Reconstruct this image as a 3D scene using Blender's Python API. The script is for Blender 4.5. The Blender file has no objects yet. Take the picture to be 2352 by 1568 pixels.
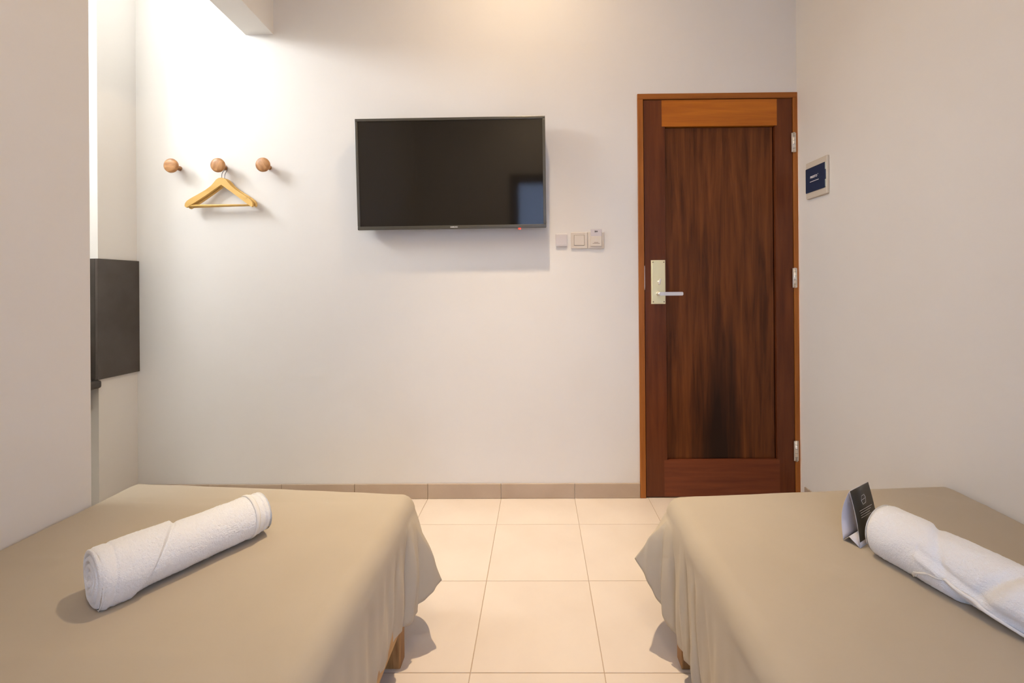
import bpy, bmesh, math, random
from mathutils import Vector, Matrix, noise

random.seed(7)
scene = bpy.context.scene
COL = scene.collection
PI = math.pi
R = math.radians

# ------------------------------------------------------------------ camera
W_PX, H_PX = 2352.0, 1568.0
F_PX, CX, CY, CAM_H = 986.56, 1228.15, 656.62, 1.151
cd = bpy.data.cameras.new('camera')
cam = bpy.data.objects.new('camera', cd)
COL.objects.link(cam)
cam.location = (0, 0, CAM_H)
cam.rotation_euler = (Matrix.Rotation(R(.53), 3, 'Z') @ Matrix.Rotation(R(90.087), 3, 'X')
                      @ Matrix.Rotation(R(-.427), 3, 'Z')).to_euler()
cd.sensor_fit = 'HORIZONTAL'
cd.sensor_width = 36.0
cd.lens = F_PX / W_PX * 36.0
cd.shift_x = (W_PX / 2 - CX) / W_PX
cd.shift_y = (CY - H_PX / 2) / W_PX
cd.clip_start = .02
scene.camera = cam

# ------------------------------------------------------------------ view and light
vs = scene.view_settings
vs.view_transform = 'Standard'
vs.look = 'None'
vs.gamma = 1.0
vs.use_curve_mapping = False
vs.exposure = 0.22

SKY = 57.0            # overcast daylight seen through the high window
world = bpy.data.worlds.new('world')
scene.world = world
world.use_nodes = True
bg = world.node_tree.nodes['Background']
bg.inputs[0].default_value = (.90, .95, 1.0, 1)
bg.inputs[1].default_value = SKY

LAMP_W = 208.0         # ceiling spotlight between the beds
WALL_FILL_W = 9.0  # added wide light for the upper walls
FILL_W = 9.5        # added fill lamp above the bed heads, out of view
LAMP_COL = (1.0, .80, .56)
WARM_COL = (1.0, .745, .46)
LAMP_POS = (-.10, 1.68, 3.2)
FILL_POS = (0.0, .05, 3.2)

# room numbers (metres)
YF = 2.3438           # far wall
YN = -.56             # wall behind the camera
XR = 1.408            # right wall
XL = -1.452           # left wall (room face)
XP = -2.211           # pilaster face in the nook
YP = 2.135            # pilaster face towards the camera
XW = -3.05            # window wall of the nook
ZC = 3.2              # ceiling

# window in the nook
WY0, WY1, WZ0, WZ1 = .88, 1.68, 2.62, 3.12
pd = bpy.data.lights.new('window_portal', 'AREA')
pd.shape = 'RECTANGLE'
pd.size = WZ1 - WZ0
pd.size_y = WY1 - WY0
pd.cycles.is_portal = True
po = bpy.data.objects.new('window_portal', pd)
COL.objects.link(po)
po.location = (XW - .1, (WY0 + WY1) / 2, (WZ0 + WZ1) / 2)
po.rotation_euler = (0, R(-90), 0)

# ------------------------------------------------------------------ helpers
def obj(name, me, mat=None, parent=None, loc=(0, 0, 0), rot=(0, 0, 0)):
    o = bpy.data.objects.new(name, me)
    COL.objects.link(o)
    o.location = loc
    o.rotation_euler = rot
    if mat is not None and me is not None and not me.materials:
        me.materials.append(mat)
    if parent is not None:
        o.parent = parent
    return o

def tag(o, label, cat, group=None):
    o['label'] = label
    o['category'] = cat
    if group:
        o['group'] = group
    return o

def struct(o, label=None):
    o['kind'] = 'structure'
    if label:
        o['label'] = label
    return o

def empty(name, loc=(0, 0, 0), rot=(0, 0, 0)):
    return obj(name, None, loc=loc, rot=rot)

def to_mesh(name, bm, smooth=False):
    bmesh.ops.recalc_face_normals(bm, faces=bm.faces)
    me = bpy.data.meshes.new(name)
    bm.to_mesh(me)
    bm.free()
    if smooth:
        for p in me.polygons:
            p.use_smooth = True
    return me

def add_box(bm, x0, x1, y0, y1, z0, z1):
    v = [bm.verts.new((x, y, z)) for x in (x0, x1) for y in (y0, y1) for z in (z0, z1)]
    fs = [(0, 1, 3, 2), (4, 6, 7, 5), (0, 4, 5, 1), (2, 3, 7, 6), (0, 2, 6, 4), (1, 5, 7, 3)]
    return [bm.faces.new([v[i] for i in f]) for f in fs]

def boxes(name, lst, mat, parent=None, bev=0, seg=2, loc=(0, 0, 0), rot=(0, 0, 0)):
    bm = bmesh.new()
    for b in lst:
        add_box(bm, *b)
    if bev:
        bmesh.ops.bevel(bm, geom=list(bm.edges), offset=bev, segments=seg, affect='EDGES', profile=.5)
    return obj(name, to_mesh(name, bm), mat, parent, loc, rot)

def lathe(name, prof, n=32, smooth=True):
    """prof: (radius, z) pairs, closed on the axis at both ends"""
    bm = bmesh.new()
    rings = []
    for r, z in prof:
        if r < 1e-6:
            rings.append([bm.verts.new((0, 0, z))])
        else:
            rings.append([bm.verts.new((r * math.cos(2 * PI * k / n), r * math.sin(2 * PI * k / n), z)) for k in range(n)])
    for a, b in zip(rings, rings[1:]):
        for k in range(n):
            k2 = (k + 1) % n
            if len(a) == 1:
                bm.faces.new((a[0], b[k], b[k2]))
            elif len(b) == 1:
                bm.faces.new((a[k], a[k2], b[0]))
            else:
                bm.faces.new((a[k], a[k2], b[k2], b[k]))
    return to_mesh(name, bm, smooth)

def tube(name, pts, r, n=10, smooth=True):
    pts = [Vector(p) for p in pts]
    bm = bmesh.new()
    rings = []
    up = Vector((0, 1, .02)).normalized()
    for i, p in enumerate(pts):
        d = (pts[min(i + 1, len(pts) - 1)] - pts[max(i - 1, 0)]).normalized()
        a = d.cross(up)
        if a.length < 1e-4:
            a = d.cross(Vector((1, 0, 0)))
        a.normalize()
        b = d.cross(a)
        rings.append([bm.verts.new(p + r * (math.cos(2 * PI * k / n) * a + math.sin(2 * PI * k / n) * b)) for k in range(n)])
    for a, b in zip(rings, rings[1:]):
        for k in range(n):
            bm.faces.new((a[k], a[(k + 1) % n], b[(k + 1) % n], b[k]))
    bm.faces.new(rings[0])
    bm.faces.new(rings[-1])
    return to_mesh(name, bm, smooth)

def prism(name, poly, y0, y1, bev=0):
    """polygon in x,z extruded along y"""
    bm = bmesh.new()
    a = [bm.verts.new((x, y0, z)) for x, z in poly]
    b = [bm.verts.new((x, y1, z)) for x, z in poly]
    bm.faces.new(a)
    bm.faces.new(list(reversed(b)))
    n = len(poly)
    for i in range(n):
        bm.faces.new((a[i], b[i], b[(i + 1) % n], a[(i + 1) % n]))
    if bev:
        bmesh.ops.bevel(bm, geom=list(bm.edges), offset=bev, segments=2, affect='EDGES', profile=.5)
    return to_mesh(name, bm)

def sstep(a, b, x):
    t = max(0., min(1., (x - a) / (b - a)))
    return t * t * (3 - 2 * t)

def lerp_table(tab, x):
    if x <= tab[0][0]:
        return tab[0][1]
    for (x0, y0), (x1, y1) in zip(tab, tab[1:]):
        if x <= x1:
            return y0 + (y1 - y0) * (x - x0) / (x1 - x0)
    return tab[-1][1]

def text_mesh(name, s, size, mat, parent, loc, rot, align='CENTER', extrude=.0002, bold=0.0):
    cu = bpy.data.curves.new(name, 'FONT')
    cu.body = s
    cu.size = size
    cu.align_x = align
    cu.align_y = 'CENTER'
    cu.extrude = extrude
    cu.offset = bold
    tmp = bpy.data.objects.new(name + '_tmp', cu)
    COL.objects.link(tmp)
    bpy.context.view_layer.update()
    me = bpy.data.meshes.new_from_object(tmp.evaluated_get(bpy.context.evaluated_depsgraph_get()))
    bpy.data.objects.remove(tmp)
    bpy.data.curves.remove(cu)
    me.materials.clear()
    return obj(name, me, mat, parent, loc, rot)

# ------------------------------------------------------------------ materials
def new_mat(name, col, rough=.6, metal=0., spec=.5):
    m = bpy.data.materials.new(name)
    m.use_nodes = True
    b = m.node_tree.nodes['Principled BSDF']
    b.inputs['Base Color'].default_value = (*col, 1)
    b.inputs['Roughness'].default_value = rough
    b.inputs['Metallic'].default_value = metal
    b.inputs['Specular IOR Level'].default_value = spec
    return m

def nd(m, typ, **kw):
    n = m.node_tree.nodes.new(typ)
    for k, v in kw.items():
        setattr(n, k, v)
    return n

def lk(m, a, b):
    m.node_tree.links.new(a, b)

def noise_col(m, c0, c1, scale, detail=4, stretch=(1, 1, 1), lo=.35, hi=.65, coord='Object', rough=.55, dist=0.):
    """base colour as noise between two colours; returns the noise node"""
    tc = nd(m, 'ShaderNodeTexCoord')
    mp = nd(m, 'ShaderNodeMapping')
    mp.inputs['Scale'].default_value = stretch
    nz = nd(m, 'ShaderNodeTexNoise')
    nz.inputs['Scale'].default_value = scale
    nz.inputs['Detail'].default_value = detail
    nz.inputs['Roughness'].default_value = rough
    nz.inputs['Distortion'].default_value = dist
    cr = nd(m, 'ShaderNodeValToRGB')
    cr.color_ramp.elements[0].position = lo
    cr.color_ramp.elements[1].position = hi
    cr.color_ramp.elements[0].color = (*c0, 1)
    cr.color_ramp.elements[1].color = (*c1, 1)
    lk(m, tc.outputs[coord], mp.inputs[0])
    lk(m, mp.outputs[0], nz.inputs['Vector'])
    lk(m, nz.outputs['Fac'], cr.inputs[0])
    b = m.node_tree.nodes['Principled BSDF']
    lk(m, cr.outputs[0], b.inputs['Base Color'])
    return nz, cr, mp

def bump(m, scale, strength, dist=.002, detail=3, stretch=(1, 1, 1), coord='Object'):
    tc = nd(m, 'ShaderNodeTexCoord')
    mp = nd(m, 'ShaderNodeMapping')
    mp.inputs['Scale'].default_value = stretch
    nz = nd(m, 'ShaderNodeTexNoise')
    nz.inputs['Scale'].default_value = scale
    nz.inputs['Detail'].default_value = detail
    bp = nd(m, 'ShaderNodeBump')
    bp.inputs['Strength'].default_value = strength
    bp.inputs['Distance'].default_value = dist
    lk(m, tc.outputs[coord], mp.inputs[0])
    lk(m, mp.outputs[0], nz.inputs['Vector'])
    lk(m, nz.outputs['Fac'], bp.inputs['Height'])
    lk(m, bp.outputs[0], m.node_tree.nodes['Principled BSDF'].inputs['Normal'])

def wood(name, dark, light, axis='Z', scale=9., rough=.42, k=14., lo=.3, hi=.72):
    m = new_mat(name, light, rough, spec=.3)
    st = {'Z': (k, k, 1), 'X': (1, k, k), 'Y': (k, 1, k)}[axis]
    noise_col(m, dark, light, scale / 4, 8, st, lo, hi, rough=.62, dist=.35)
    bump(m, scale * 2, .12, .001, 4, st)
    return m

M = {}
M['wall'] = new_mat('wall_paint', (.80, .77, .73), .85, spec=.2)
noise_col(M['wall'], (.785, .752, .705), (.81, .782, .738), 1.6, 3, lo=.3, hi=.7)
bump(M['wall'], 60, .06, .002, 4)
M['ceil'] = new_mat('ceiling_paint', (.82, .79, .74), .9, spec=.2)
M['tile'] = new_mat('beige_floor_tile', (.70, .54, .40), .35)
noise_col(M['tile'], (.70, .595, .49), (.75, .65, .545), 3.5, 5, lo=.35, hi=.68)
M['skirt'] = new_mat('beige_skirting_tile', (.56, .42, .30), .4)
noise_col(M['skirt'], (.46, .35, .255), (.52, .405, .30), 5, 5, lo=.35, hi=.68)
M['grout'] = new_mat('grout', (.46, .35, .25), .9)
M['sheet'] = new_mat('taupe_cotton', (.36, .29, .205), .88, spec=.15)
noise_col(M['sheet'], (.455, .388, .292), (.495, .423, .322), 2.2, 4, lo=.3, hi=.7)
bump(M['sheet'], 34, .10, .003, 5)
M['sheet'].node_tree.nodes['Principled BSDF'].inputs['Sheen Weight'].default_value = .12
M['mattress'] = new_mat('mattress_ticking', (.62, .58, .5), .9)
M['bedwood'] = wood('honey_brown_wood', (.22, .10, .035), (.50, .27, .10), 'Z', 14, .5)
M['bedrail'] = wood('honey_rail_wood', (.36, .19, .07), (.60, .36, .15), 'Y', 14, .5)
M['towel'] = new_mat('white_terry', (.93, .94, .95), .95, spec=.1)
bump(M['towel'], 430, .8, .003, 4)
M['towel'].node_tree.nodes['Principled BSDF'].inputs['Sheen Weight'].default_value = .3
M['towel_hem'] = new_mat('white_hem_tape', (.84, .83, .80), .8, spec=.15)
M['knob'] = wood('turned_teak', (.30, .125, .045), (.62, .33, .14), 'X', 40, .4, k=7)
M['hanger'] = wood('pale_yellow_wood', (.66, .40, .11), (.78, .50, .17), 'X', 10, .4, k=9)
M['chrome'] = new_mat('chrome', (.88, .86, .83), .38, 1.0)
M['wire'] = new_mat('grey_wire', (.30, .30, .32), .35, .8)
M['steel'] = new_mat('brushed_steel', (.80, .76, .70), .38, .85)
M['brass'] = new_mat('satin_brass', (.94, .86, .54), .45, .85)
M['jambwood'] = wood('orange_brown_frame_wood', (.26, .080, .012), (.45, .155, .028), 'Z', 8, .4)
M['headwood'] = wood('orange_brown_head_wood', (.24, .072, .011), (.40, .135, .024), 'X', 8, .4)
M['stile'] = wood('dark_red_brown_stile', (.080, .019, .006), (.165, .044, .012), 'Z', 8, .38)
M['toprail'] = wood('amber_top_rail', (.36, .100, .010), (.56, .175, .016), 'X', 9, .38)
M['botrail'] = wood('red_brown_bottom_rail', (.125, .030, .012), (.21, .055, .020), 'X', 9, .38)
M['black'] = new_mat('black_plastic', (.018, .017, .015), .4)
M['bezel'] = new_mat('dark_bezel', (.075, .068, .052), .32)
M['screen'] = new_mat('tv_screen', (.012, .010, .008), .07, spec=.5)
M['white_pl'] = new_mat('ivory_plastic', (.70, .62, .52), .45)
M['white_pl2'] = new_mat('cool_white_plastic', (.68, .63, .62), .5)
M['card'] = new_mat('key_card_plastic', (.62, .56, .55), .45)
M['ink'] = new_mat('black_ink', (.03, .025, .02), .7)
M['dimink'] = new_mat('brown_print', (.17, .12, .07), .8)
M['lightink'] = new_mat('white_ink', (.85, .85, .86), .6)
M['red'] = new_mat('red_led', (.8, .02, .01), .3)
M['red'].node_tree.nodes['Principled BSDF'].inputs['Emission Color'].default_value = (1, .05, .02, 1)
M['red'].node_tree.nodes['Principled BSDF'].inputs['Emission Strength'].default_value = 1.5
M['cream'] = new_mat('cream_plastic', (.66, .59, .49), .5)
M['blue'] = new_mat('smoky_blue_plastic', (.022, .038, .085), .22)
M['gclear'] = new_mat('pale_green_edge', (.55, .60, .52), .3)
M['tent_out'] = new_mat('dark_printed_card', (.040, .036, .028), .35)
M['tent_in'] = new_mat('white_card', (.66, .65, .70), .7)
M['stone'] = new_mat('black_stone', (.035, .027, .022), .3)
noise_col(M['stone'], (.030, .023, .018), (.055, .044, .036), 6, 5)
M['stone_side'] = new_mat('charcoal_stone', (.075, .06, .05), .35)
noise_col(M['stone_side'], (.062, .048, .039), (.088, .073, .062), 5, 5)
M['frame_dark'] = new_mat('dark_frame', (.02, .018, .016), .4)
M['leaf_grey'] = new_mat('blue_grey_leaf', (.42, .47, .58), .5)
M['alu'] = new_mat('white_window_frame', (.75, .75, .74), .4)
M['lens'] = new_mat('lamp_lens', (1, 1, 1), .5)
lb = M['lens'].node_tree.nodes['Principled BSDF']
lb.inputs['Emission Color'].default_value = (*LAMP_COL, 1)
lb.inputs['Emission Strength'].default_value = 20
M['opal'] = new_mat('fill_lamp_shade', (.9, .88, .82), .4)
M['opal'].node_tree.nodes['Principled BSDF'].inputs['Emission Color'].default_value = (*LAMP_COL, 1)
M['opal'].node_tree.nodes['Principled BSDF'].inputs['Emission Strength'].default_value = 3
# frosted, weakly translucent pane of the glazed door behind the camera
m = bpy.data.materials.new('frosted_film_glass')
m.use_nodes = True
nt = m.node_tree
nt.nodes.clear()
out = nt.nodes.new('ShaderNodeOutputMaterial')
mx = nt.nodes.new('ShaderNodeMixShader')
tl = nt.nodes.new('ShaderNodeBsdfTranslucent')
tl.inputs[0].default_value = (.165, .188, .232, 1)
gl = nt.nodes.new('ShaderNodeBsdfGlossy')
gl.inputs['Roughness'].default_value = .3
mx.inputs[0].default_value = .04
nt.links.new(tl.outputs[0], mx.inputs[1])
nt.links.new(gl.outputs[0], mx.inputs[2])
nt.links.new(mx.outputs[0], out.inputs[0])
M['frost'] = m
# thin clear pane: passes light, mirrors a little
m = bpy.data.materials.new('window_glass')
m.use_nodes = True
nt = m.node_tree
nt.nodes.clear()
out = nt.nodes.new('ShaderNodeOutputMaterial')
mx = nt.nodes.new('ShaderNodeMixShader')
tr = nt.nodes.new('ShaderNodeBsdfTransparent')
gl = nt.nodes.new('ShaderNodeBsdfGlossy')
gl.inputs['Roughness'].default_value = .02
mx.inputs[0].default_value = .06
nt.links.new(tr.outputs[0], mx.inputs[1])
nt.links.new(gl.outputs[0], mx.inputs[2])
nt.links.new(mx.outputs[0], out.inputs[0])
M['glass'] = m

# door panel: vertical grain with its own dark heart-wood streak
m = new_mat('door_panel_wood', (.13, .045, .018), .40, spec=.25)
nz, cr, mp = noise_col(m, (.062, .017, .005), (.200, .060, .015), 1.9, 8, (16, 16, 1), .33, .70, rough=.6, dist=.4)
tc = nd(m, 'ShaderNodeTexCoord')
mp2 = nd(m, 'ShaderNodeMapping')
mp2.inputs['Location'].default_value = (-.985 / .17, 0, -.28 / .80)
mp2.inputs['Scale'].default_value = (1 / .17, 0, 1 / .80)
nz2 = nd(m, 'ShaderNodeTexNoise')
nz2.inputs['Scale'].default_value = 2.4
nz2.inputs['Detail'].default_value = 5
mp3 = nd(m, 'ShaderNodeMapping')
mp3.inputs['Scale'].default_value = (13, 13, .5)
add = nd(m, 'ShaderNodeVectorMath', operation='MULTIPLY_ADD')
add.inputs[1].default_value = (1.5, 0, .9)
sub = nd(m, 'ShaderNodeVectorMath', operation='ADD')
sub.inputs[1].default_value = (-.75, 0, -.45)
gr = nd(m, 'ShaderNodeTexGradient', gradient_type='SPHERICAL')
lk(m, tc.outputs['Object'], mp2.inputs[0])
lk(m, tc.outputs['Object'], mp3.inputs[0])
lk(m, mp3.outputs[0], nz2.inputs['Vector'])
lk(m, nz2.outputs['Color'], add.inputs[0])
lk(m, mp2.outputs[0], add.inputs[2])
lk(m, add.outputs[0], sub.inputs[0])
lk(m, sub.outputs[0], gr.inputs[0])
rp = nd(m, 'ShaderNodeValToRGB')
rp.color_ramp.elements[0].position = .02
rp.color_ramp.elements[1].position = .78
mixc = nd(m, 'ShaderNodeMix', data_type='RGBA')
mixc.inputs['B'].default_value = (.020, .008, .005, 1)
lk(m, gr.outputs['Fac'], rp.inputs[0])
lk(m, rp.outputs[0], mixc.inputs['Factor'])
lk(m, cr.outputs[0], mixc.inputs['A'])
lk(m, mixc.outputs['Result'], m.node_tree.nodes['Principled BSDF'].inputs['Base Color'])
bump(m, 18, .12, .001, 4, (14, 14, 1))
M['panel'] = m

# ------------------------------------------------------------------ room shell
T = .12
floor = struct(boxes('floor', [(XW - T, XR + T, YN - T, YF + T, -.12, -.0016)], M['grout']),
               'pale beige square tiled floor between the beds')
X0, Y0, S = -.2127, 2.083, .4

def tile_mesh(w, d, key, cache={}):
    k = (round(w, 4), round(d, 4), key)
    if k not in cache:
        bm = bmesh.new()
        add_box(bm, -w / 2, w / 2, -d / 2, d / 2, -.009, 0)
        bmesh.ops.bevel(bm, geom=[e for e in bm.edges if all(v.co.z > -.001 for v in e.verts)], offset=.0007,
                        segments=1, affect='EDGES')
        cache[k] = to_mesh('floor_tile', bm)
        cache[k].materials.append(M['tile'])
    return cache[k]

def lay_tiles(xa, xb, ya, yb):
    g = .0013
    i0, i1 = math.floor((xa - X0) / S), math.ceil((xb - X0) / S)
    j0, j1 = math.floor((ya - Y0) / S), math.ceil((yb - Y0) / S)
    for i in range(i0, i1):
        for j in range(j0, j1):
            a, b = max(xa, X0 + i * S + g), min(xb, X0 + (i + 1) * S - g)
            c, d = max(ya, Y0 + j * S + g), min(yb, Y0 + (j + 1) * S - g)
            if b - a < .01 or d - c < .01:
                continue
            o = obj('floor_tile', tile_mesh(b - a, d - c, 0), None, floor)
            o.location = ((a + b) / 2, (c + d) / 2, random.uniform(-.0003, .0001))
lay_tiles(XL + .002, XR - .002, YN + .002, YF - .002)
lay_tiles(XW + .002, XL - .152, .752, YP - .002)
lay_tiles(XP + .002, XL - .152, YP, YF - .002)
lay_tiles(XL - .148, XL - .002, 1.38, YF - .002)

DX0, DX1, DZ = .543, 1.4065, 2.193      # door opening (outer frame)
struct(boxes('wall_far', [(XP - .3, DX0, YF, YF + T, 0, ZC), (DX0, XR + T, YF, YF + T, DZ, ZC)], M['wall']),
       'cream painted wall with the television and the door')
struct(boxes('wall_right', [(XR, XR + T, YN - T, YF, 0, ZC)], M['wall']), 'plain pale wall carrying the blue fuse box')
struct(boxes('wall_left', [(XL - .148, XL, YN - T, 1.377, 0, ZC)], M['wall']), 'plain wall beside the bed that ends at the nook')
struct(boxes('wall_near', [(XL, -.28, YN - T, YN, 0, ZC), (.75, XR, YN - T, YN, 0, ZC), (-.28, .75, YN - T, YN, 2.2, ZC)], M['wall']), 'plain wall behind the bed heads')
struct(boxes('wall_pilaster', [(XW - T, XP, YP, YF, 0, ZC)], M['wall']), 'short wall at the end of the nook with dark stone cladding')
struct(boxes('wall_nook_near', [(XW - T, XL - .148, .63, .75, 0, ZC)], M['wall']))
struct(boxes('wall_nook_left', [(XW - T, XW, .75, YP, 0, WZ0), (XW - T, XW, .75, YP, WZ1, ZC),
                                (XW - T, XW, .75, WY0, WZ0, WZ1), (XW - T, XW, WY1, YP, WZ0, WZ1)], M['wall']),
       'nook wall with the high window')
struct(boxes('ceiling', [(XW - T, XR + T, YN - T, YF + T, ZC, ZC + T)], M['ceil']))
# beam that carries the wall above the nook opening, slightly out of square
bm = bmesh.new()
SK = .07
pts = []
for z in (2.545, ZC):
    pts.append([bm.verts.new(v) for v in ((-1.600, YF, z), (-1.446, YF, z), (-1.446 + SK, 1.377, z), (-1.600 + SK, 1.377, z))])
bm.faces.new(pts[0]); bm.faces.new(pts[1])
for k in range(4):
    bm.faces.new((pts[0][k], pts[0][(k + 1) % 4], pts[1][(k + 1) % 4], pts[1][k]))
struct(obj('trim_1', to_mesh('trim_1', bm), M['wall']), 'boxed beam above the nook opening')

# window
win = struct(empty('window_1', (XW - .06, (WY0 + WY1) / 2, WZ0)), 'high daylight window of the nook')
hy, hz = (WY1 - WY0) / 2, WZ1 - WZ0
boxes('window_frame', [(-.02, .02, -hy, -hy + .035, 0, hz), (-.02, .02, hy - .035, hy, 0, hz),
                       (-.02, .02, -hy + .035, hy - .035, 0, .035), (-.02, .02, -hy + .035, hy - .035, hz - .035, hz)], M['alu'], win)
boxes('window_pane', [(-.003, .003, -hy + .035, hy - .035, .035, hz - .035)], M['glass'], win)

# skirting tiles
def skirting(name, x0, x1, y, axis):
    base = struct(empty(name))
    if axis == 'X':
        i = math.floor((x0 - X0) / S)
        while X0 + i * S < x1:
            a, b = max(x0, X0 + i * S + .001), min(x1, X0 + (i + 1) * S - .001)
            if b - a > .01:
                boxes('skirting_tile', [(a, b, y - .009, y - .0005, .001, .0805)], M['skirt'], base, .0012, 1)
            i += 1
    else:
        a0 = x0
        while a0 < x1:
            b0 = min(x1, a0 + S)
            if axis == 'R':
                bx = (y - .009, y - .0005, a0 + .001, b0 - .001, .001, .0805)
            else:
                bx = (y + .0005, y + .009, a0 + .001, b0 - .001, .001, .0805)
            boxes('skirting_tile', [bx], M['skirt'], base, .0012, 1)
            a0 += S
    return base
skirting('baseboard_far', XP + .01, DX0 - .001, YF, 'X')
skirting('baseboard_right', YN + .01, YF - .052, XR, 'R')
skirting('baseboard_left', YN + .01, 1.37, XL, 'L')

# ------------------------------------------------------------------ door
door = struct(empty('door_1', (0, 0, 0)), 'dark brown panelled wooden door with brass lock plate')
YD = YF - .010          # face of the frame
boxes('jamb', [(DX0, DX0 + .031, YD, YF + .07, .0, DZ - .030)], M['jambwood'], door, .0015, 1)
boxes('jamb', [(DX1 - .024, DX1, YD, YF + .07, .0, DZ - .030)], M['jambwood'], door, .0015, 1)
boxes('frame_head', [(DX0, DX1, YD, YF + .07, DZ - .030, DZ)], M['headwood'], door, .0015, 1)
LX0, LX1, LZ0, LZ1 = DX0 + .0345, DX1 - .0265, .006, DZ - .0335
YL = YF - .004          # face of the leaf
PX0, PX1, PZ0, PZ1 = .692, 1.287, .205, 2.016
boxes('stile', [(LX0, .675, YL, YL + .038, LZ0, LZ1), (.675, PX0, YL + .0005, YL + .038, PZ0, PZ1)], M['stile'], door)
boxes('stile', [(1.298, LX1, YL, YL + .038, LZ0, LZ1), (PX1, 1.298, YL + .0005, YL + .038, PZ0, PZ1)], M['stile'], door)
boxes('rail', [(.675, 1.298, YL, YL + .038, PZ1, LZ1)], M['toprail'], door)['label'] = 'lighter amber top rail'
boxes('rail', [(.675, 1.298, YL, YL + .038, LZ0, PZ0)], M['botrail'], door)['label'] = 'red brown bottom rail'
boxes('door_panel', [(PX0 + .005, PX1 - .007, YL + .015, YL + .030, PZ0 + .002, PZ1 - .005)], M['panel'], door)['label'] = 'recessed panel with dark streak'
boxes('panel_gap_shade', [(PX0, PX1, YL + .030, YL + .036, PZ0, PZ1)], M['ink'], door)  # black backing stands in for shade in the gap round the panel
boxes('leak_block', [(DX0 + .031, DX1 - .024, YL + .0385, YL + .058, 0, DZ - .030)], M['stile'], door)  # added unseen backing, stops outside light leaking round the leaf
boxes('strike_plate', [(LX0 - .0034, LX0 - .0012, YD - .001, YF + .02, 1.13, 1.26)], M['steel'], door)
for z0, z1 in ((1.866, 1.973), (1.134, 1.242), (.199, .310)):
    h = z1 - z0
    bm = bmesh.new()
    hg = obj('hinge', lathe('hinge', [(0, 0), (.0058, 0), (.0058, h)] + [(0, h)], 14), M['steel'], door,
             (1.3835, YD - .004, z0))
    for k in range(1, 5):
        obj('knuckle_ring', lathe('knuckle_ring', [(.0059, h * k / 5 - .0008), (.0062, h * k / 5 - .0006), (.0062, h * k / 5 + .0006), (.0059, h * k / 5 + .0008)], 14),
            M['bezel'], hg)
    boxes('hinge_leaf', [(-.012, .012, .001, .0045, .002, h - .002)], M['steel'], hg)
# lock
bm = bmesh.new()
PLX0, PLX1, PLZ0, PLZ1 = .610, .6865, 1.052, 1.290
add_box(bm, PLX0, PLX1, YL - .011, YL, PLZ0, PLZ1)
bmesh.ops.bevel(bm, geom=[e for e in bm.edges if all(v.co.y < YL - .005 for v in e.verts)], offset=.005, segments=3, affect='EDGES')
lp = obj('lock_plate', to_mesh('lock_plate', bm), M['brass'], door)
lp['label'] = 'satin brass lock plate'
for x in (PLX0 + .009, PLX1 - .009):
    for z in (PLZ0 + .012, PLZ1 - .012):
        s_ = obj('screw', lathe('screw', [(0, 0), (.0032, 0), (.0028, .0014), (0, .0018)], 12), M['dimink'], lp, (x, YL - .0108, z), (R(90), 0, 0))
tt = obj('thumb_turn', lathe('thumb_turn', [(0, 0), (.0085, 0), (.008, .006), (.0, .007)], 18), M['chrome'], lp, (.651, YL - .0105, 1.172), (R(90), 0, 0))
boxes('turn_grip', [(-.0045, .0045, -.016, .016, .006, .020)], M['chrome'], tt, .003, 2, rot=(0, 0, R(-14)))
lv = obj('lever', lathe('lever', [(0, 0), (.0115, 0), (.0115, .012), (.0095, .014), (.0095, .046), (0, .047)], 20), M['chrome'], lp,
         (.647, YL - .0105, 1.108), (R(90), 0, 0))
bm = bmesh.new()
add_box(bm, .647 - .008, .766, YL - .060, YL - .045, 1.0985, 1.1175)
bmesh.ops.bevel(bm, geom=list(bm.edges), offset=.003, segments=2, affect='EDGES')
obj('lever_grip', to_mesh('lever_grip', bm), M['chrome'], lp)['label'] = 'chrome lever grip'

# second door, behind the camera (seen mirrored in the television)
d2 = struct(empty('door_2', (0, 0, 0)))
GX0, GX1, GZ = -.33, .80, 2.25
boxes('door_frame', [(GX0, GX0 + .05, YN, YN + .03, 0, GZ), (GX1 - .05, GX1, YN, YN + .03, 0, GZ),
                     (GX0 + .05, GX1 - .05, YN, YN + .03, GZ - .05, GZ),
                     (GX0 + .051, GX0 + .105, YN - .054, YN + .028, 0, GZ - .051), (GX1 - .105, GX1 - .051, YN - .054, YN + .028, 0, GZ - .051),
                     (GX0 + .105, GX1 - .105, YN - .054, YN + .028, GZ - .105, GZ - .051)], M['frame_dark'], d2, .002, 1)
boxes('frosted_pane', [(GX0 + .09, GX1 - .09, YN - .06, YN - .054, .01, GZ - .09)], M['frost'], d2)

# ------------------------------------------------------------------ beds
def frac_noise(x, y, z, s):
    return noise.noise(Vector((x * s, y * s, z * s)))

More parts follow.
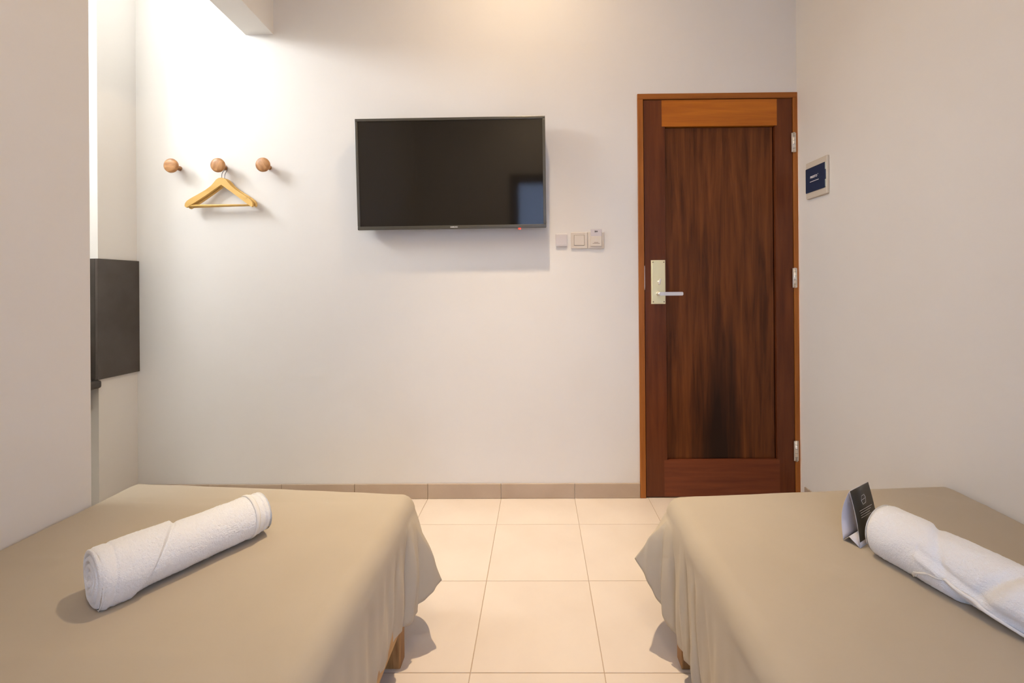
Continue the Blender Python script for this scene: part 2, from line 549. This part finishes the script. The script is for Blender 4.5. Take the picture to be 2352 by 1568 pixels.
def make_bed(sg, xin, xout, yin, yout, ztop, hem_side, tip, label_bed, label_sheet, seed, rail_z):
    """sg: +1 right bed, -1 left bed. xin/xout: |x| of aisle side and wall side.
    tip: dict describing how the foot corner of the sheet flares"""
    yh = -.50
    bed = empty('bed', (sg * (xin + xout) / 2, .5, 0))
    tag(bed, label_bed, 'bed', 'twin beds')
    ox, oy = bed.location.x, bed.location.y
    def bb(name, x0, x1, y0, y1, z0, z1, mat, bev=.003):
        a, b = sorted((sg * x0, sg * x1))
        return boxes(name, [(a - ox, b - ox, y0 - oy, y1 - oy, z0, z1)], mat, bed, bev, 2)
    xr = xin + .006
    bb('side_rail', xr, xr + .030, yh + .02, 1.292, rail_z, .235, M['bedrail'])
    bb('side_rail', xout - .05, xout - .02, yh + .02, 1.292, rail_z, .235, M['bedrail'])
    bb('end_rail', xr + .06, xout - .08, 1.300, 1.330, rail_z + .01, .235, M['bedwood'])
    bb('end_rail', xr + .031, xout - .051, yh + .02, yh + .05, rail_z, .235, M['bedwood'])
    for ya in (1.293, yh + .10):
        bb('leg', xr + .002, xr + .057, ya, ya + .044, 0, .235, M['bedwood'], .003)
        bb('leg', xout - .08, xout - .03, ya, ya + .044, 0, .235, M['bedwood'], .003)
    bb('slat_base', xin + .012, xout - .015, yh + .01, min(yin, yout) - .05, .235, .26, M['bedwood'])
    bb('mattress', xin + .012, xout - .012, yh + .01, min(yin, yout) - .03, .26, ztop - .014, M['mattress'], .03)
    # ---- sheet
    rc = .055
    path = []                                     # (x, y, nx, ny) in "right-hand" space, x positive to the wall
    def seg(x0, y0, x1, y1, n, nx, ny, last=False):
        for i in range(n + (1 if last else 0)):
            f = i / n
            path.append((x0 + (x1 - x0) * f, y0 + (y1 - y0) * f, nx, ny))
    ycor = yin - rc
    seg(xin, yh, xin, .55, 40, -1, 0)
    seg(xin, .55, xin, 1.10, 60, -1, 0)
    seg(xin, 1.10, xin, 1.25, 50, -1, 0)
    seg(xin, 1.25, xin, ycor, 90, -1, 0)
    n = 40
    for i in range(n):
        a = PI - (PI / 2) * i / n
        path.append((xin + rc + rc * math.cos(a), ycor + rc * math.sin(a), math.cos(a), math.sin(a)))
    seg(xin + rc, yin, xout - .014, yout, 110, 0, 1, True)
    seg(xout, yout - .066, xout, yh + .016, 130, 1, 0, True)
    seg(xout - .014, yh, xin + .066, yh, 70, 0, -1, True)
    N = len(path)
    cxm, cym = (xin + xout) / 2, (yh + (yin + yout) / 2) / 2
    bm = bmesh.new()
    rings = []
    def top_z(x, y):
        z = ztop
        z += .0022 * frac_noise(x, y, seed, 2.3) + .0012 * frac_noise(x, y, seed + 3, 9)
        for (cx0, cy0, cx1, cy1, amp, wid) in tip['creases']:
            dx, dy = cx1 - cx0, cy1 - cy0
            L2 = dx * dx + dy * dy
            f = ((x - cx0) * dx + (y - cy0) * dy) / L2
            if -.05 < f < 1.05:
                d = ((x - cx0) * dy - (y - cy0) * dx) / math.sqrt(L2) + .006 * math.sin(f * 9)
                e = sstep(-.05, .12, f) * sstep(1.05, .85, f) if f > .5 else sstep(-.05, .12, f)
                z += amp * e * math.exp(-(d / wid) ** 2)
        return z
    def er(nx, ny):
        return .012 if (nx == 1 or ny == -1) else tip.get('re', .055)
    NR = 80
    for k in range(NR):
        s = .012 + (1 - .012) * (k / (NR - 1))
        ring = []
        for (x, y, nx, ny) in path:
            re = er(nx, ny)
            ex, ey = x - nx * re, y - ny * re
            px, py = cxm + (ex - cxm) * s, cym + (ey - cym) * s
            ring.append(bm.verts.new((sg * px, py, top_z(px, py))))
        rings.append(ring)
    # rounded edge
    for k in range(1, 9):
        a = (PI / 2) * k / 8
        ring = []
        for (x, y, nx, ny) in path:
            re = er(nx, ny)
            bul = .004 * frac_noise(x, y, seed + 9, 6) * math.sin(a)
            px, py = x - nx * re * (1 - math.sin(a)), y - ny * re * (1 - math.sin(a))
            ring.append(bm.verts.new((sg * (px + nx * bul), py + ny * bul, top_z(px, py) - re * (1 - math.cos(a)))))
        rings.append(ring)
    ND = 26
    for k in range(1, ND + 1):
        u = k / ND
        ring = []
        for i, (x, y, nx, ny) in enumerate(path):
            re = er(nx, ny)
            if nx == -1 and ny == 0:
                s = y                                # along the aisle side
            elif nx < 0 and ny > 0:
                s = ycor + rc * (PI - math.atan2(ny, nx))
            elif ny == 1:
                s = ycor + rc * PI / 2 + (x - xin - rc)
            else:
                s = 99
            if s > 50:
                hz, fl, fold = .16, 0, 0
                zt = top_z(x, y) - re
            else:
                hz = lerp_table(tip['hem'], s)
                fl = lerp_table(tip['flare'], s)
                zt = top_z(x, y) - re
                env = sstep(.55, 1.25, s) * sstep(2.2, 1.6, s)
                fold = (.0032 * math.sin(s * 46 + 2 * frac_noise(s, 0, seed, 3)) + .003 * math.sin(s * 97 + seed)) * env
                fold += .004 * frac_noise(s, u * .3, seed + 1, 7) * (.4 + .6 * env)
                for (s0, wd, am) in tip['pleats']:
                    fold += am * math.exp(-((s - s0 - tip.get('lean', .12) * (1 - u) * .5) / wd) ** 2)
                fold *= sstep(0, .55, u)
            z = zt + (hz - zt) * u
            off = fl * u ** .88 + fold
            if s < 1.3 and u > .85:
                off -= .004 * (u - .85) / .15
            ring.append(bm.verts.new((sg * (x + nx * off), y + ny * off, z)))
        rings.append(ring)
    for a, b in zip(rings, rings[1:]):
        for i in range(N):
            j = (i + 1) % N
            bm.faces.new((a[i], a[j], b[j], b[i]))
    bm.faces.new(rings[0])
    me = to_mesh('bedsheet', bm, True)
    so = obj('bedsheet', me, M['sheet'])
    md = so.modifiers.new('thickness', 'SOLIDIFY')
    md.thickness = .0016
    md.offset = -1
    tag(so, label_sheet, 'bedsheet', 'taupe bedsheets')
    return bed, so

tipL = dict(re=.055, lean=.10,
            hem=[(1.10, .140), (1.26, .136), (1.305, .122), (1.335, .142), (1.36, .172), (1.388, .205), (1.41, .190), (1.46, .17), (1.56, .15), (2.4, .15)],
            flare=[(1.18, .001), (1.28, .004), (1.31, .014), (1.34, .038), (1.365, .068), (1.388, .094), (1.41, .080), (1.46, .055), (1.56, .035), (1.75, .02), (2.4, .01)],
            pleats=[(1.290, .007, -.024), (1.312, .009, .012), (1.345, .006, -.016), (1.368, .007, .006), (1.21, .012, -.009), (1.12, .016, -.006), (1.17, .012, .006)],
            creases=[(.60, 1.385, 1.44, 1.395, -.0035, .008), (.62, .80, 1.44, .80, .0018, .010), (1.2, 1.08, 1.45, 1.10, .003, .012)])
tipR = dict(re=.055, lean=.10,
            hem=[(1.05, .098), (1.28, .098), (1.315, .118), (1.34, .170), (1.362, .225), (1.388, .274), (1.41, .255), (1.46, .21), (1.56, .18), (2.4, .16)],
            flare=[(1.02, .004), (1.20, .008), (1.28, .012), (1.31, .026), (1.34, .054), (1.365, .080), (1.388, .104), (1.41, .088), (1.46, .06), (1.56, .04), (1.75, .02), (2.4, .01)],
            pleats=[(1.185, .007, -.022), (1.215, .010, .010), (1.115, .009, -.014), (1.14, .012, .008), (1.285, .008, -.014), (1.335, .006, -.012), (1.36, .007, .006), (1.05, .014, -.008)],
            creases=[(.62, .99, .74, 1.06, .002, .010), (1.22, 1.42, 1.40, 1.35, .003, .010), (.55, 1.25, .75, .95, .0014, .02)])
make_bed(-1, .418, 1.446, 1.478, 1.560, .460, .14, tipL,
         'low wooden bed against the wall that ends at the nook', 'taupe sheet on the bed without the tent card', 4.0, .116)
make_bed(1, .412, 1.402, 1.462, 1.528, .456, .10, tipR,
         'low wooden bed along the wall with the fuse box', 'taupe sheet under the dark tent card', 11.0, .125)

# ------------------------------------------------------------------ towels
def make_towel(name, label, L, r, rfun, loc, rotz, squash=.90, wide=1.06, bend=0., caps=(None, None), nt_=300, np_=260, hems=()):
    root = empty(name, loc, (0, 0, rotz))
    tag(root, label, 'towel', 'rolled towels')
    bm = bmesh.new()
    rings = []
    def place(t, ph, rr, dx=0.):
        y = rr * math.cos(ph) * wide
        z = rr * math.sin(ph) * squash
        z = max(z, -r * squash * .90 - .25 * 0) + r * squash * .90
        return Vector(((t - .5) * L + dx, y + bend * (4 * (t - .5) ** 2), z))
    def cap_rings(t, side, fn):
        out_ = []
        K = 46
        for k in range(K):
            f = k / K                                        # 0 at the centre, 1 at the rim
            ring = []
            for j in range(np_):
                ph = 2 * PI * j / np_
                rr = rfun(t, ph) * (.02 + .98 * f)
                d = fn(f, ph) if fn else 0
                ring.append(bm.verts.new(place(t, ph, rr, side * d)))
            out_.append(ring)
        return out_
    first = cap_rings(0., -1, caps[0])
    last = cap_rings(1., 1, caps[1])
    rings += first
    for i in range(nt_ + 1):
        t = i / nt_
        ring = []
        for j in range(np_):
            ph = 2 * PI * j / np_
            rr = rfun(t, ph)
            x, y, z = (t - .5) * L, rr * math.cos(ph), rr * math.sin(ph)
            rr += .0008 * noise.noise(Vector((x * 170, y * 190, z * 190))) + .0007 * noise.noise(Vector((x * 420, y * 420, z * 420)))
            rr += .0016 * noise.noise(Vector((x * 28, y * 28, z * 28 + loc[0])))
            e = min(t, 1 - t) * L
            rr -= .007 * max(0, 1 - e / .012) ** 2
            ring.append(bm.verts.new(place(t, ph, rr)))
        rings.append(ring)
    rings += list(reversed(last))
    for a, b in zip(rings, rings[1:]):
        for j in range(np_):
            k = (j + 1) % np_
            bm.faces.new((a[j], a[k], b[k], b[j]))
    bm.faces.new(rings[0])
    bm.faces.new(rings[-1])
    obj('rolled_cloth', to_mesh('rolled_cloth', bm, True), M['towel'], root)
    # hem tapes lying on the roll: list of [(t, phi), ...], width
    for pts_, wdt in hems:
        bm = bmesh.new()
        prev = None
        n = 90
        for i in range(n + 1):
            f = i / n * (len(pts_) - 1)
            i0 = min(int(f), len(pts_) - 2)
            g = f - i0
            t = pts_[i0][0] * (1 - g) + pts_[i0 + 1][0] * g
            ph = pts_[i0][1] * (1 - g) + pts_[i0 + 1][1] * g
            row = []
            for q in (-1, -.55, 0, .55, 1):
                tq = t + q * wdt / L / 2 * (.25 + .75 * sstep(0, .18, i / n))
                hgt = .0032 - .0022 * abs(q) ** 3
                row.append(bm.verts.new(place(tq, R(ph), rfun(tq, R(ph)) + hgt)))
            if prev:
                for a in range(4):
                    bm.faces.new((prev[a], prev[a + 1], row[a + 1], row[a]))
            prev = row
        ho = obj('hem_band', to_mesh('hem_band', bm, True), M['towel_hem'], root)
        md = ho.modifiers.new('thickness', 'SOLIDIFY')
        md.thickness = .003
        md.offset = -1
    return root

def deg(ph):
    return math.degrees(ph) % 360

def rL(t, ph):
    d = deg(ph)
    r0 = .0615 + .002 * math.sin(t * 5 + 1) - .006 * sstep(.86, 1, t) * .5
    # outer flap: covers the near end, edge runs diagonally over the front
    if d < 90:
        e = .40 + (90 - d) / 90 * .08
    elif d < 265:
        e = .40 - (d - 90) / 175 * .30
    else:
        e = .10 + (d - 265) / 95 * .38
    st = sstep(e + .012, e - .012, t)
    r0 += .0075 * st
    r0 -= .0030 * math.exp(-((t - e - .014) / .012) ** 2)
    r0 += .004 * math.exp(-((d - 235) / 26) ** 2) * sstep(.32, .05, t)
    # lip of the outer layer at the near end
    r0 -= .0022 * math.exp(-((t - .065 - .02 * math.sin(ph)) / .010) ** 2)
    r0 -= .003 * math.exp(-((t - .955) / .012) ** 2)
    return r0

def capL(f, ph):
    sp = (f * 4.2 + ph / (2 * PI)) % 1.0
    return (.010 * (1 - f ** 4) * .4 - .007 * math.exp(-((sp - .5) / .16) ** 2) * sstep(0, .15, f)
            + .006 * sstep(.95, .5, f) * max(0, math.sin(ph * 1.0 - 2.6)))

def capL2(f, ph):
    sp = (f * 3.6 + ph / (2 * PI)) % 1.0
    return .008 * (1 - f ** 3) - .005 * math.exp(-((sp - .5) / .16) ** 2) * sstep(0, .15, f)

ax = Vector((-.776 + .965, 1.235 - .945))
angL = math.atan2(ax.y, ax.x)
make_towel('rolled_towel', 'white terry towel roll on the bed without the tent card', .345, .0640, rL,
           (-.891, 1.080, .4620), R(57.5), caps=(capL, capL2), bend=.004,
           hems=[([(.905, 20), (.905, 90), (.90, 150), (.885, 215), (.875, 250)], .012)])

def rR(t, ph):
    d = deg(ph)
    r0 = .0635 + .002 * math.sin(t * 6)
    dd = d if d > 20 else d + 360
    # first bulge at the card end
    eA = .20 + (d - 90) / 90 * .085 if d < 270 else .20
    st = sstep(eA + .02, eA - .02, t)
    r0 += .006 * st
    r0 -= .0045 * math.exp(-((t - eA - .014) / .016) ** 2)
    # second bulge
    eC = .56 - (d - 70) / 90 * .10 if d < 270 else .56
    r0 += .0115 * sstep(eC - .035, eC + .03, t) * sstep(215, 170, d)
    r0 -= .006 * math.exp(-((t - eC + .03) / .022) ** 2) * sstep(215, 170, d)
    # lower flap below the band
    eB = 178 + (t - .25) * 150
    if t > .2:
        r0 += .0055 * sstep(eB + 12, eB - 2, d) * 0 + .004 * math.exp(-((d - eB) / 7) ** 2)
        r0 -= .003 * math.exp(-((d - eB + 16) / 8) ** 2)
    r0 += .003 * math.exp(-((d - 205) / 22) ** 2) * sstep(.16, .26, t)
    return r0

def capR(f, ph):
    sp = (f * 4.0 + ph / (2 * PI)) % 1.0
    return .004 * (1 - f ** 3) - .005 * math.exp(-((sp - .5) / .16) ** 2) * sstep(0, .15, f)

ax = Vector((.953 - .865, .858 - 1.157))
angR = math.atan2(ax.y, ax.x)
LR = .56
make_towel('rolled_towel', 'long thick white terry towel roll pushed against the dark tent card', LR, .0655, rR,
           (.982, .864, .4580), R(-71.5), caps=(capR, capR), squash=.92, wide=1.0,
           hems=[([(.17, 232), (.20, 205), (.25, 190), (.30, 188)], .010), ([(.30, 186), (.38, 196), (.48, 212), (.60, 232)], .016)])

# ------------------------------------------------------------------ tent card
def tent_card():
    zb = .457
    A = Vector((.822, 1.175, zb))           # back leaf foot, near end
    B = Vector((.840, 1.138, zb))           # front leaf foot, near end
    d = Vector((.092, .056, 0))
    top = Vector((.843, 1.180, zb + .130))
    root = empty('tent_card', ((A.x + B.x) / 2, (A.y + B.y) / 2, zb))
    tag(root, 'small folded card with dark printed front standing beside the long rolled towel', 'card')
    o = root.location
    def sheet(name, rows, mat, thick=.0007):
        bm = bmesh.new()
        vr = [[bm.verts.new(Vector(p) - o), bm.verts.new(Vector(p) + d - o)] for p in rows]
        for a, b in zip(vr, vr[1:]):
            bm.faces.new((a[0], a[1], b[1], b[0]))
        ob = obj(name, to_mesh(name, bm, True), mat, root)
        md = ob.modifiers.new('thickness', 'SOLIDIFY')
        md.thickness = thick
        md.offset = 0
        return ob
    def curve(P, Q, bow, n=10):
        # gentle outward bow between two points
        mid = (A + B) / 2
        w = ((P + Q) / 2 - Vector((mid.x, mid.y, (P.z + Q.z) / 2)))
        w.z = 0
        return [P.lerp(Q, i / n) + w * bow * math.sin(PI * i / n) for i in range(n + 1)]
    nrm_f = (B - A).normalized()
    front = curve(top, B, .45)
    back = curve(top, A, .9)
    sheet('front_leaf', front, M['tent_in'])['label'] = 'white inner side'
    off = nrm_f * .0011
    sheet('printed_face', [p + off for p in front[:-1]], M['tent_out'], .0005)['label'] = 'dark printed face'
    sheet('back_leaf', back, M['tent_in'])
    # base folded upwards to a ridge
    ridge = (A + B) / 2 + Vector((-.004, .004, .018))
    sheet('base_flap', [A, ridge, B], M['tent_in'])
    # print: icon outline and text lines on the front face
    fx = d.normalized()
    fz = (top - B).normalized()
    ny = fx.cross(fz)
    if ny.dot(nrm_f) < 0:
        ny = -ny
    def pt(u, v):                     # u along the card 0..1, v down from the top 0..1
        f = v * (len(front) - 1)
        i0 = min(int(f), len(front) - 2)
        p = front[i0].lerp(front[i0 + 1], f - i0)
        return p + d * u + off * 1.6 + nrm_f * .0008 - o
    def stroke(name, pts2, w):
        bm = bmesh.new()
        for a, b in zip(pts2, pts2[1:]):
            pa, pb = pt(*a), pt(*b)
            dr = (pb - pa).normalized()
            sd = dr.cross(nrm_f).normalized() * w / 2
            bm.faces.new([bm.verts.new(q) for q in (pa - sd, pb - sd, pb + sd, pa + sd)])
        return obj(name, to_mesh(name, bm), M['lightink'], root)
    stroke('printed_icon', [(.40, .235), (.46, .165), (.60, .155), (.64, .215), (.60, .30), (.44, .315), (.40, .235), (.62, .225)], .0011)
    for v, u0, u1 in ((.395, .20, .86), (.435, .22, .78), (.475, .22, .70), (.515, .22, .74)):
        stroke('printed_line', [(u0, v), (u1, v)], .0014)
tent_card()

# ------------------------------------------------------------------ wall knobs and hangers
KZ = 1.815
kp = [(0, 0), (.0125, 0), (.0125, .030), (.013, .038), (.018, .043), (.030, .046), (.0365, .050), (.0385, .056),
      (.0365, .062), (.030, .0655), (.018, .0675), (0, .068)]
KX = (-1.969, -1.716, -1.473)
kl = ('round wooden peg nearest the nook corner, holding nothing', 'round wooden peg from which the yellow hangers hang',
      'round wooden peg nearest the television, holding nothing')
for i, x in enumerate(KX):
    k = empty('coat_peg', (x, YF, KZ), (R(90), 0, 0))
    tag(k, kl[i], 'coat peg', 'turned wooden pegs')
    neck = obj('neck', lathe('neck', kp[:4] + [(.014, .042), (0, .042)], 24), M['knob'], k)
    head = obj('knob_head', lathe('knob_head', [(0, .042), (.016, .0425)] + kp[5:], 36), M['knob'], k)
    head.rotation_euler = (0, 0, (0, 1.2, 2.1)[i])

def hanger(dx, dz, y0, tilt, label):
    root = empty('coat_hanger', (KX[1] + dx, y0, KZ - .0125 + dz), (0, R(tilt), 0))
    tag(root, label, 'hanger', 'wooden coat hangers')
    # outline in x,z below the knob
    zt = -.050
    half = [(0, zt), (.014, zt - .002), (.028, zt - .010), (.040, zt - .024), (.056, zt - .041), (.085, zt - .062),
            (.125, zt - .085), (.160, zt - .105), (.180, zt - .119), (.189, zt - .132), (.1905, zt - .146)]
    low = [(.184, zt - .152), (.172, zt - .146), (.12, zt - .113), (.06, zt - .074), (.012, zt - .043), (0, zt - .036)]
    poly = half + low + [(-x, z) for x, z in reversed(low[:-1])] + [(-x, z) for x, z in reversed(half[1:])]
    # bow the arms: subdivide in x by moving vertices
    bm = bmesh.new()
    th = .013
    def yb(x):
        return .020 * (abs(x) / .19) ** 2
    poly = [(x * .962, zt + (z - zt) * 1.07) for x, z in poly]
    n = len(poly)
    a = [bm.verts.new((x, yb(x) * -1 - th / 2, z)) for x, z in poly]
    b = [bm.verts.new((x, yb(x) * -1 + th / 2, z)) for x, z in poly]
    h = len(half)
    # fill as quads between upper and lower outline, right then left
    upR, loR = list(range(0, h)), [n_ for n_ in range(h + len(low) - 1, h - 1, -1)]
    def strip(vs, up, lo, flip):
        import bisect
        faces = []
        i = j = 0
        while i < len(up) - 1 or j < len(lo) - 1:
            adv_up = j >= len(lo) - 1 or (i < len(up) - 1 and abs(poly[up[i + 1]][0]) <= abs(poly[lo[j + 1]][0]))
            if adv_up:
                f = (vs[up[i]], vs[up[i + 1]], vs[lo[j]])
                i += 1
            else:
                f = (vs[up[i]], vs[lo[j + 1]], vs[lo[j]])
                j += 1
            if len(set(f)) == 3:
                try:
                    bm.faces.new(f)
                except ValueError:
                    pass
    upL = [0] + [n - 1 - k for k in range(0, h - 1)]
    loL = [h + len(low) - 1] + [h + len(low) + k for k in range(0, len(low) - 1)]
    for vs_ in (a, b):
        strip(vs_, upR, loR, False)
        strip(vs_, upL, loL, True)
    for i in range(n):
        bm.faces.new((a[i], b[i], b[(i + 1) % n], a[(i + 1) % n]))
    obj('hanger_body', to_mesh('hanger_body', bm), M['hanger'], root)
    obj('trouser_bar', tube('trouser_bar', [(-.170, -.014, zt - .152), (0, -.012, zt - .151), (.170, -.014, zt - .152)], .0055, 12), M['hanger'], root)
    hk = [(0, 0, zt - .004), (0, 0, zt + .010), (.001, 0, zt + .022), (.006, 0, zt + .032), (.013, 0, zt + .040), (.0165, 0, -.002 + .003)]
    for q in range(0, 9):
        an = R(-10 + q * 22)
        hk.append((.0165 * math.cos(an), 0, .010 + .0165 * math.sin(an)))
    obj('hook', tube('hook', hk, .0016, 8), M['wire'], root)
    for x, z in ((.146, zt - .114), (.152, zt - .112)):
        obj('nail', lathe('nail', [(0, 0), (.0014, 0), (.0012, .0006), (0, .0008)], 8), M['dimink'], root,
            (x, -yb(x) - th / 2, z), (R(90), 0, 0))
hanger(.004, 0, YF - .034, .0, 'yellow wooden coat hanger in front of its twin on the middle peg')
hanger(.006, -.0, YF - .0165, -1.4, 'yellow wooden coat hanger mostly hidden behind its twin, against the wall')

# ------------------------------------------------------------------ television
TVW, TVH = 1.000, .582
tv = empty('television', (-.457, 2.272, 1.4600), (R(2.2), R(-.35), 0))
tag(tv, 'switched off flat television with thin dark frame hung on the wall', 'television')
hw = TVW / 2
boxes('back_shell', [(-hw + .004, hw - .004, .006, .045, .004, TVH - .004)], M['black'], tv, .004, 2)
bz = .0145
for n_, bx in (('bezel', (-hw, hw, -.006, .012, TVH - bz, TVH)), ('bezel', (-hw, hw, -.006, .012, 0, bz * 1.25)),
               ('bezel', (-hw, -hw + bz, -.006, .012, bz * 1.25, TVH - bz)), ('bezel', (hw - bz, hw, -.006, .012, bz * 1.25, TVH - bz))):
    boxes(n_, [bx], M['bezel'], tv, .0025, 2)
boxes('screen', [(-hw + bz, hw - bz, -.001, .006, bz * 1.25, TVH - bz)], M['screen'], tv)
text_mesh('maker_lettering', 'SAMSUNG', .0085, M['lightink'], tv, (.012, -.0063, .0092), (R(90), 0, 0), bold=.0002)
boxes('standby_light', [(.352, .366, -.005, .004, -.008, .0)], M['red'], tv, .002, 2)
# wall bracket
boxes('wall_bracket', [(-.2, .2, .045, .064, .16, .46)], M['black'], tv, .002, 1)

# ------------------------------------------------------------------ switches
def plate(name, label, x0, x1, z0, z1, mat, depth=.0065, bev=.0025, group=None):
    r_ = empty(name, ((x0 + x1) / 2, YF, z0))
    tag(r_, label, 'switch', group)
    w, h = (x1 - x0) / 2, z1 - z0
    boxes('cover', [(-w, w, -depth, -.0003, 0, h)], mat, r_, bev, 2)
    return r_
s1 = plate('wall_plate', 'small pale square plate beside the television', .0945, .157, 1.368, 1.437, M['white_pl2'], .008, .003)
boxes('plate_insert', [(-.027, .027, -.0090, -.0078, .008, .062)], M['white_pl2'], s1, .0008, 1)
s2 = plate('light_switch', 'ivory light switch with one square rocker', .178, .2672, 1.356, 1.445, M['white_pl'])
boxes('rocker', [(-.027, .027, -.0085, -.006, .018, .072)], M['white_pl'], s2, .0012, 2)
boxes('rocker_gap', [(-.0283, .0283, -.0070, -.0064, .0167, .0733)], M['dimink'], s2)
s3 = plate('card_switch', 'ivory key card holder with a room card in it', .2695, .357, 1.356, 1.445, M['white_pl'])
s3['category'] = 'card holder'
boxes('card_pocket', [(-.031, .031, -.013, -.006, .012, .066)], M['white_pl'], s3, .002, 2)
text_mesh('pocket_print', 'o', .020, M['white_pl2'], s3, (0, -.0132, .050), (R(90), 0, 0))
boxes('print_line', [(-.011, .012, -.0134, -.0128, .031, .0328)], M['dimink'], s3)
boxes('print_line', [(-.019, .020, -.0134, -.0128, .0265, .0283)], M['dimink'], s3)
kc = boxes('key_card', [(-.030, .030, -.0110, -.0098, 0, .042)], M['card'], None, .0004, 1, loc=(.3145, YF, 1.418))
tag(kc, 'pale grey key card printed 204 standing in the card holder', 'key card')
text_mesh('room_number', '204', .0115, M['ink'], kc, (-.001, -.0113, .0295), (R(90), 0, 0), bold=.0004)

# ------------------------------------------------------------------ fuse box on the right wall
fb = empty('fuse_box', (XR, 2.166, 1.592))
tag(fb, 'cream fuse box with blue translucent cover set in the wall beside the door', 'fuse box')
boxes('housing', [(-.014, -.0003, -.081, .081, 0, .186)], M['cream'], fb, .004, 2)
boxes('cover', [(-.0175, -.012, -.0715, .0795, .030, .155)], M['blue'], fb, .003, 2)['label'] = 'smoky blue cover'
boxes('cover_edge', [(-.0165, -.012, -.0770, -.0720, .032, .153)], M['gclear'], fb, .001, 1)
boxes('cover_latch', [(-.019, -.015, -.0775, -.070, .070, .118)], M['blue'], fb, .001, 1)
text_mesh('maker_lettering', 'PRESTO', .0155, M['lightink'], fb, (-.0178, .012, .1035), (R(90), 0, R(-90)), bold=.0004)
boxes('registered_mark', [(-.0180, -.0176, -.0225, -.0195, .1085, .1115)], M['lightink'], fb)
boxes('print_line', [(-.0180, -.0176, -.027, .042, .0805, .0830)], M['lightink'], fb)

# ------------------------------------------------------------------ nook fittings
sc = empty('stone_cladding', (XP, YP, .7027))
tag(sc, 'dark charcoal stone slab cladding the short nook wall', 'cladding')
ZT = 1.3076 - .7027
boxes('side_slab', [(.0003, .014, -.016, YF - YP - .0005, 0, ZT)], M['stone_side'], sc, .001, 1)
boxes('front_slab', [(XW - XP + .001, -.002, -.014, -.0003, 0, ZT)], M['stone'], sc, .001, 1)
ct = empty('counter', (XP, YP, .66))
tag(ct, 'black stone counter with rounded edge at the nook wall', 'counter')
boxes('counter_top', [(XW - XP + .001, .022, -.46, -.0003, 0, .040)], M['stone'], ct, .012, 3)
boxes('counter_support', [(XW - XP + .05, -.030, -.42, -.02, -.125, 0)], M['stone'], ct, .002, 1)
fx = empty('basin_tap', (XP - .06, YP - .05, .70))
tag(fx, 'grey rounded tap standing on the black counter', 'tap')
obj('tap_body', lathe('tap_body', [(0, 0), (.022, 0), (.020, .01), (.014, .02), (.014, .15), (.018, .165), (.020, .18), (.015, .192), (0, .195)], 20), M['steel'], fx)
obj('spout', tube('spout', [(0, 0, .165), (-.04, -.05, .168), (-.06, -.085, .160)], .010, 12), M['steel'], fx)

# ------------------------------------------------------------------ ceiling lamp
cl = empty('ceiling_light', LAMP_POS)
tag(cl, 'recessed round ceiling spotlight between the beds', 'ceiling light')
obj('trim_ring', lathe('trim_ring', [(.055, -.001), (.075, -.001), (.075, -.006), (.060, -.010), (.055, -.006), (.055, -.001)], 32), M['alu'], cl)
obj('lens', lathe('lens', [(0, -.004), (.054, -.004), (.054, -.002), (0, -.002)], 32), M['lens'], cl)
ld = bpy.data.lights.new('lamp_light', 'SPOT')
ld.spot_size = R(58)
ld.spot_blend = 1.0
ld.shadow_soft_size = .03
ld.energy = LAMP_W
ld.color = LAMP_COL
lo = bpy.data.objects.new('lamp_light', ld)
COL.objects.link(lo)
lo.location = (LAMP_POS[0], LAMP_POS[1], LAMP_POS[2] - .012)
ld = bpy.data.lights.new('wall_fill_light', 'AREA')      # added wide fill at the spotlight, warms the upper walls
ld.shape = 'DISK'
ld.size = .10
ld.energy = WALL_FILL_W
ld.color = WARM_COL
lo = bpy.data.objects.new('wall_fill_light', ld)
COL.objects.link(lo)
lo.location = (LAMP_POS[0], LAMP_POS[1], LAMP_POS[2] - .013)

c2 = empty('ceiling_light', FILL_POS)  # added fill lamp, evens the light on the far wall
tag(c2, 'added round opal fill lamp above the bed heads', 'ceiling light')
obj('base_plate', lathe('base_plate', [(0, -.0005), (.13, -.0005), (.13, -.02), (0, -.02)], 32), M['alu'], c2)
obj('fill_lamp_shade', lathe('fill_lamp_shade', [(0, -.021), (.125, -.021), (.12, -.04), (.09, -.058), (.04, -.066), (0, -.068)], 32), M['opal'], c2)
ld = bpy.data.lights.new('fill_lamp_light', 'AREA')
ld.shape = 'DISK'
ld.size = .24
ld.energy = FILL_W
ld.color = WARM_COL
lo = bpy.data.objects.new('fill_lamp_light', ld)
COL.objects.link(lo)
lo.location = (FILL_POS[0], FILL_POS[1], FILL_POS[2] - .075)
